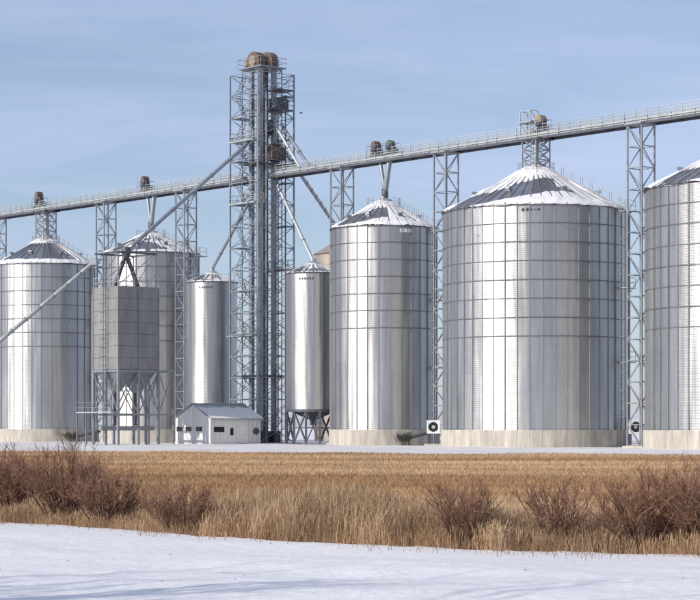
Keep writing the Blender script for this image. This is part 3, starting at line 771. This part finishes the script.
for j in range(nv+1):
    for i in range(nu+1):
        f = i/nu; y = -.2+(LN+.4)*j/nv; x = (W+.28)*(1-f*.97); z = HE+(HR-HE)*(1-x/W)+.07
        m = .5+.6*nz3(x*.9, y*.7, 21)-.9*sm(.5, 1, f); b.v.append((x, y, z+min(.12, .14*m) if 0 < i else z-.02))
for j in range(nv):
    for i in range(nu): q = j*(nu+1)+i; b.f.append((q, q+nu+1, q+nu+2, q+1))
o = b.build('roof_snow', 'snow', smooth=True, loc=sp); o.rotation_euler = (0,0,YARD); tag(o, 'strip of snow along the eave of the white shed', 'snow', kind='stuff')

# ------------------------------------------------------------------ aeration fans
def fan(p, rz, label):
    t = thing('aeration_fan', label, 'fan', (p.x, p.y, 0), rz, 'aeration fans beside the bins'); z = 2.0; h = .70
    b = MB().box(-h,-.45,z-h,h,-.40+.02,z+h)
    sq = MB()
    for a in ((-h,z-h,h,z-h+.14),(-h,z+h-.14,h,z+h),(-h,z-h+.14,-h+.14,z+h-.14),(h-.14,z-h+.14,h,z+h-.14)): sq.box(a[0],-.55,a[1],a[2],.55,a[3])
    sq.build('housing_frame', 'white', t)
    pl = MB(); n = 24; i0 = 0                        # front plate with a round inlet
    for k in range(n):
        a = 2*PI*k/n; ca, sa = math.cos(a), math.sin(a); q = (h-.1)/max(abs(ca), abs(sa)); pl.v += [(.52*ca,-.5,z+.52*sa), (q*ca,-.5,z+q*sa)]
    for k in range(n): a, c = 2*k, 2*((k+1) % n); pl.f.append((a, a+1, c+1, c))
    pl.build('inlet_plate', 'white', t)
    MB().box(-h+.1,.2,z-h+.1,h-.1,.5,z+h-.1).build('back_plate', 'dark_steel', t)
    MB().bar((0,-.35,z), (0,.2,z), .18, 12).build('motor', 'white', t)
    for k in range(6):
        a = 2*PI*k/6; o = MB().box(.12,-.02,-.09,.50,.02,.09).build('blade', 'dark_steel', t); o.matrix_basis = Matrix.Translation((0,-.15,z)) @ Matrix.Rotation(a, 4, 'Y') @ Matrix.Rotation(.5, 4, 'X')
    for k in range(4): MB().ring([(.13*k+.08,-.012),(.13*k+.10,-.012),(.13*k+.10,.012),(.13*k+.08,.012)], 20).build('guard_ring', 'dark_steel', t).matrix_basis = Matrix.Translation((0,-.53,z)) @ Matrix.Rotation(PI/2, 4, 'X')
    for x in (-h+.1, h-.1):
        for y in (-.4, .4): strut(t, 'leg', (x, y, 0), (x, y, z-h), .12, 'dark_steel')
    b = MB(); b.v = [(h-.2,-.45,z-h+.2),(h-.2,.45,z-h+.2),(h-.2,.45,z+h-.2),(h-.2,-.45,z+h-.2),(h+1.1,-.3,.6),(h+1.1,.3,.6),(h+1.1,.3,1.4),(h+1.1,-.3,1.4)]
    b.f = [(0,1,5,4),(1,2,6,5),(2,3,7,6),(3,0,4,7),(4,5,6,7)]; b.build('transition_duct', 'white', t)
    slab(t, 'plinth', -1.0, -.7, -.1, 1.0, .7, .2, 'concrete')
fan(pt(433.5, 440, 224), R_(-4), 'white box fan with round inlet between the slender bin and the wide bin')
fan(pt(635, 440, 213), R_(4), 'white box fan with round inlet between the two rightmost bins')

# low junction equipment in the gaps: unloading augers
def auger(p, ang, label):
    t = thing('unload_auger', label, 'auger', (p.x, p.y, 0), ang, 'unloading augers at the bin bases')
    strut(t, 'tube', (-1.6,0,.7), (1.8,0,1.5), .38, 'dark_steel', kind='pipe'); slab(t, 'motor_box', 1.2,-.4,1.6,1.9,.3,2.2, 'olive')
    slab(t, 'gear_box', -1.9,-.35,.35,-1.3,.35,1.05, 'dark_steel')
    for x in (-1.0, 1.2): strut(t, 'leg', (x,-.3,0), (x,-.3,.9+.2*x), .1, 'dark_steel'); strut(t, 'leg', (x,.3,0), (x,.3,.9+.2*x), .1, 'dark_steel')
auger(pt(418, 440, 229), R_(15), 'dark unloading auger low at the foot of the slender bin')
auger(pt(87, 440, 278), R_(15), 'dark unloading auger low at the foot of the far left bin')

# ------------------------------------------------------------------ dry grass and reeds
def blades(name, x, y, h, wd, lean, ldir, tint, m, label, z0=None, heads=False):
    n = len(x); z0 = np.full(n, .04) if z0 is None else z0
    fa = rng.uniform(0, PI, n); cx, cy = np.cos(fa)*wd/2, np.sin(fa)*wd/2
    lx, ly = np.cos(ldir)*lean*h, np.sin(ldir)*lean*h
    nv = 7 if heads else 5
    V = np.zeros((n, nv, 3))
    def put(k, fx, fy, fz): V[:, k, 0] = fx; V[:, k, 1] = fy; V[:, k, 2] = fz
    put(0, x-cx, y-cy, z0); put(1, x+cx, y+cy, z0)
    put(2, x-cx*.8+lx*.3, y-cy*.8+ly*.3, z0+h*.55); put(3, x+cx*.8+lx*.3, y+cy*.8+ly*.3, z0+h*.55)
    if heads:
        hw = heads; put(4, x-cx*hw+lx*.75, y-cy*hw+ly*.75, z0+h*.85); put(5, x+cx*hw+lx*.75, y+cy*hw+ly*.75, z0+h*.85); put(6, x+lx, y+ly, z0+h)
        idx = np.array([0,1,3,2, 2,3,5,4, 4,5,6]); ls = np.array([0,4,8]); lt = np.array([4,4,3])
    else:
        put(4, x+lx, y+ly, z0+h); idx = np.array([0,1,3,2, 2,3,4]); ls = np.array([0,4]); lt = np.array([4,3])
    me = bpy.data.meshes.new(name); me.vertices.add(n*nv); me.vertices.foreach_set('co', V.ravel())
    LI = (idx[None, :]+nv*np.arange(n)[:, None]).ravel(); me.loops.add(len(LI)); me.loops.foreach_set('vertex_index', LI.astype(np.int32))
    LS = (ls[None, :]+len(idx)*np.arange(n)[:, None]).ravel(); me.polygons.add(len(LS)); me.polygons.foreach_set('loop_start', LS.astype(np.int32))
    me.polygons.foreach_set('loop_total', np.tile(lt, n).astype(np.int32)); me.update(calc_edges=True)
    at = me.attributes.new('tint', 'FLOAT', 'POINT'); at.data.foreach_set('value', np.repeat(tint, nv).astype(np.float32))
    me.materials.append(M[m]); o = obj(name, me); return tag(o, label, 'grass', kind='stuff')

def vnoise(x, y, s):                                   # cheap smooth value noise
    g = np.random.default_rng(s).random((64, 64)); xi = np.floor(x).astype(int); yi = np.floor(y).astype(int); fx = x-xi; fy = y-yi
    fx = fx*fx*(3-2*fx); fy = fy*fy*(3-2*fy)
    G = lambda i, j: g[i % 64, j % 64]
    return (G(xi,yi)*(1-fx)+G(xi+1,yi)*fx)*(1-fy)+(G(xi,yi+1)*(1-fx)+G(xi+1,yi+1)*fx)*fy

n = 300000
y = 34+(178-34)*rng.random(n)**1.25; hwid = .1663*y+9; x = (rng.random(n)*2-1)*hwid
dn = vnoise(x*.12, y*.35, 1)*.6+vnoise(x*.5, y*1.1, 2)*.4
ok = (y > edge(x)+6) & (y < far_edge(x)+9*(vnoise(x*.22, y*.02, 9)-.6)+5*(rng.random(n)**2-.5)) & (rng.random(n) < .35+1.0*dn)
x, y, dn = x[ok], y[ok], dn[ok]; n = len(x)
h = (.07+.10*rng.random(n))*(.5+1.0*dn)*np.where(y < 56, 1.5, 1)
blades('field_grass', x, y, h, .010+.014*rng.random(n)+y*.00010, .2+.9*rng.random(n), rng.uniform(0, 2*PI, n), np.clip(.40*rng.random(n)+1.5*(vnoise(x*.05, y*.22, 31)-.5)+.55*dn, 0, 1), 'field_grass', 'short golden dry grass covering the field')
def rag(x): return 1.0*(vnoise(x*1.1, 0*x, 51)-.5)+.7*(vnoise(x*4.3, 0*x, 52)-.35)
# tall reeds behind the foreground snow
n = 170000
dd = rng.gamma(1.7, 2.3, n); x = (rng.random(n)*2-1)*17; y = edge(x)+dd-.05+rag(x)
cl = vnoise(x*.9, y*.7, 4)*.55+vnoise(x*2.6, y*2.2, 5)*.45
ok = (rng.random(n) < np.clip(2.2*cl-.35, .05, 1)) & (dd < 13); x, y, dd, cl = x[ok], y[ok], dd[ok], cl[ok]; n = len(x)
tall = .54+.28*np.clip(1.4-np.abs(x+.4)/2.2, 0, 1)-.16*np.clip(-x/3-.9, 0, 1)
h = (.50+.55*rng.random(n))*(.55+.75*cl)*tall*np.clip(.45+.30*dd, .45, 1.05)*np.clip(1.25-.06*dd, .35, 1.2)
blades('reeds', x, y, h, .003+.006*rng.random(n), .04+.62*rng.random(n)**2.0, rng.uniform(-2.6, 2.3, n), np.clip(.62*rng.random(n)+.45*cl, 0, 1), 'reed', 'tall tan dry reeds along the edge of the foreground snow', heads=1.5)
# matted undergrowth at the foot of the reeds
n = 64000
dd = rng.gamma(1.6, 1.5, n); x = (rng.random(n)*2-1)*16; pk = rng.random(n)**7; y = edge(x)+dd-.10-1.9*pk+rag(x); cl = vnoise(x*1.4, y*1.2, 6)
h = (.12+.30*rng.random(n))*(.6+.8*cl)*np.clip(.4+.6*dd, .3, 1)
z_ = np.where(y < edge(x)+.6, .05, .02)
blades('undergrowth', x, y, h, .005+.008*rng.random(n), .15+.6*rng.random(n)**2, rng.uniform(0, 2*PI, n), np.clip(.65*rng.random(n)*.8+.12*cl, 0, 1), 'reed', 'matted brown undergrowth at the foot of the reeds', z0=z_)

# ------------------------------------------------------------------ shrubs
def shrub(x, y, hgt, wid, nst, seed, label, mt='twig', ms='stem', sub=(9, 4), name='shrub', thick=1.0):
    rd = random.Random(seed); t = thing(name, label, 'shrub', (x, y, .04), 0, 'bare shrubs among the reeds')
    sb, tb = MB(), MB()
    def curve(mb, p, d, ln, r, seg, bend, sides=3):
        pts = [p.copy()]; d = d.normalized()
        for k in range(seg):
            d = (d+Vector((rd.gauss(0, bend), rd.gauss(0, bend), rd.gauss(.03, bend*.6)))).normalized()
            q = pts[-1]+d*ln/seg
            if q.z < .02: q.z = .02
            mb.bar(pts[-1], q, r*(1-.75*k/seg), sides, r*(1-.75*(k+1)/seg)); pts.append(q)
        return pts, d
    for s in range(nst):
        az = rd.uniform(0, 2*PI); sp = rd.random()**.7*.95; off = Vector((math.cos(az), math.sin(az)*.8, 0))*wid*.16*rd.random()
        ln = hgt*rd.uniform(.72, 1.08)/math.cos(min(1.0, sp*.75))*(1-.18*sp)
        d = Vector((math.cos(az)*sp*wid/hgt*.62, math.sin(az)*sp*wid/hgt*.55, 1))
        pts, _ = curve(sb, off, d, ln, .013*thick*rd.uniform(.7, 1.2), 5, .09, 4)
        for k in range(sub[0]):
            f = rd.uniform(.22, 1)**.8*5; i = min(4, int(f)); p = pts[i].lerp(pts[i+1], f-i); dm = (pts[i+1]-pts[i]).normalized()
            td = dm*.9+Vector((rd.gauss(0,.55), rd.gauss(0,.55), rd.gauss(.25,.3)))
            tp, _ = curve(tb, p, td, hgt*rd.uniform(.16, .36), .0058*thick, 3, .14)
            for j in range(sub[1]):
                f2 = rd.uniform(.2, 1)*3; i2 = min(2, int(f2)); p2 = tp[i2].lerp(tp[i2+1], f2-i2); d2 = (tp[i2+1]-tp[i2]).normalized()+Vector((rd.gauss(0,.6), rd.gauss(0,.6), rd.gauss(.2,.4)))
                curve(tb, p2, d2, hgt*rd.uniform(.07, .17), .0036*thick, 2, .15)
    sb.build('stems', ms, t); tb.build('twigs', mt, t)
    return t
def on(x, d): return (x-350)/F*d, d
def at_edge(x, back):                                # a spot in that column, so far behind the edge of the snow
    d = 34.0
    for _ in range(30): d = float(edge((x-350)/F*d))+back
    return (x-350)/F*d, d
shrub(*at_edge(14, 2.0), 1.30, 1.9, 46, 1, 'broad dark shrub at the left edge, left part of the biggest thicket', sub=(12, 5), thick=1.25)
shrub(*at_edge(66, 1.5), 1.34, 2.0, 54, 2, 'tallest shrub of the thicket at the left', sub=(12, 5), thick=1.25)
shrub(*at_edge(108, 1.2), 1.02, 1.6, 40, 3, 'shrub at the right end of the thicket at the left', sub=(12, 5), thick=1.25)
shrub(*at_edge(182, .9), .84, 1.7, 40, 4, 'low rounded shrub just right of the left thicket', sub=(11, 5), thick=1.05)
shrub(*at_edge(463, 1.0), 1.00, 1.3, 34, 5, 'fan-shaped shrub in the reeds below the fan between the slender and wide bins', sub=(11, 5))
shrub(*at_edge(558, 1.1), 1.04, 1.2, 26, 6, 'fan-shaped shrub in the reeds below the right side of the wide bin', sub=(10, 5))
shrub(*at_edge(641, .9), 1.08, 1.6, 46, 7, 'reddish shrub left of the tallest one at the right edge', sub=(12, 6))
shrub(*at_edge(697, .9), 1.26, 1.8, 54, 8, 'tall reddish shrub cut by the right edge', sub=(12, 6))
shrub(*on(78, 88), 2.0, 2.2, 12, 9, 'sparse pale shrub standing in the field behind the left thicket', 'pale_twig', 'pale_twig', (6, 2), thick=1.3)
for i, (x, d, lab) in enumerate(((404, 226, 'low dark bush at the foot of the slender bin'), (72, 272, 'low dark bush at the foot of the far left bin'))):
    shrub(*on(x, d), 1.25, 2.4, 40, 20+i, lab, 'evergreen', 'pale_twig', (14, 6), 'low_bush', thick=1.5)

# wind-blown bits of dead leaf and stalk lying on the foreground snow
n = 36
x = (rng.random(n)*2-1)*9; f = rng.random(n)**.6; y = 22+(edge(x)-22.6)*f
zz = np.array([snow_h(float(a), float(c)) for a, c in zip(x, y)])+.004
blades('leaf_litter', x, y, .01+.02*rng.random(n)**2, .015+.04*rng.random(n)**3, .5+2*rng.random(n), rng.uniform(0, 2*PI, n), .3*rng.random(n), 'reed', 'scattered bits of dead leaf and stalk lying on the foreground snow', z0=zz)
# bare trees beyond the left edge; their shadows streak the foreground snow
for i, (x, y, hh, lab) in enumerate(((-13.5, 18.5, 7.0, 'bare tree standing just outside the left edge of the picture'), (-12.0, 12.5, 8.5, 'taller bare tree outside the left edge, nearer the photographer'))):
    tr = shrub(x, y, hh, 4.2, 9, 40+i, lab, 'pale_twig', 'stem', (12, 5), 'bare_tree', thick=4.5); tr['category'] = 'tree'; del tr['group']

# small dark bird in the sky
bp = pt(301, 113, 200); t = thing('bird', 'tiny dark bird flying right of the elevator tower', 'bird', bp)
b = MB(); n = 8; prof = [(0,-.16),(.035,-.12),(.055,-.02),(.045,.08),(.02,.14),(0,.22)]
b.lathe(prof, n).build('body', 'black', t, True).rotation_euler = (0, PI/2, .3)
for s in (-1, 1):
    b = MB(); b.v = [(-.07,0,.02),(.08,0,.02),(.05,s*.2,.10),(-.06,s*.2,.09),(-.02,s*.42,.05),(-.07,0,.005),(.08,0,.005),(.05,s*.2,.085),(-.06,s*.2,.075)]
    b.f = [(0,1,2,3),(3,2,4),(5,8,7,6),(8,4,7),(1,6,7,2),(0,3,8,5)]; b.build('wing', 'black', t)
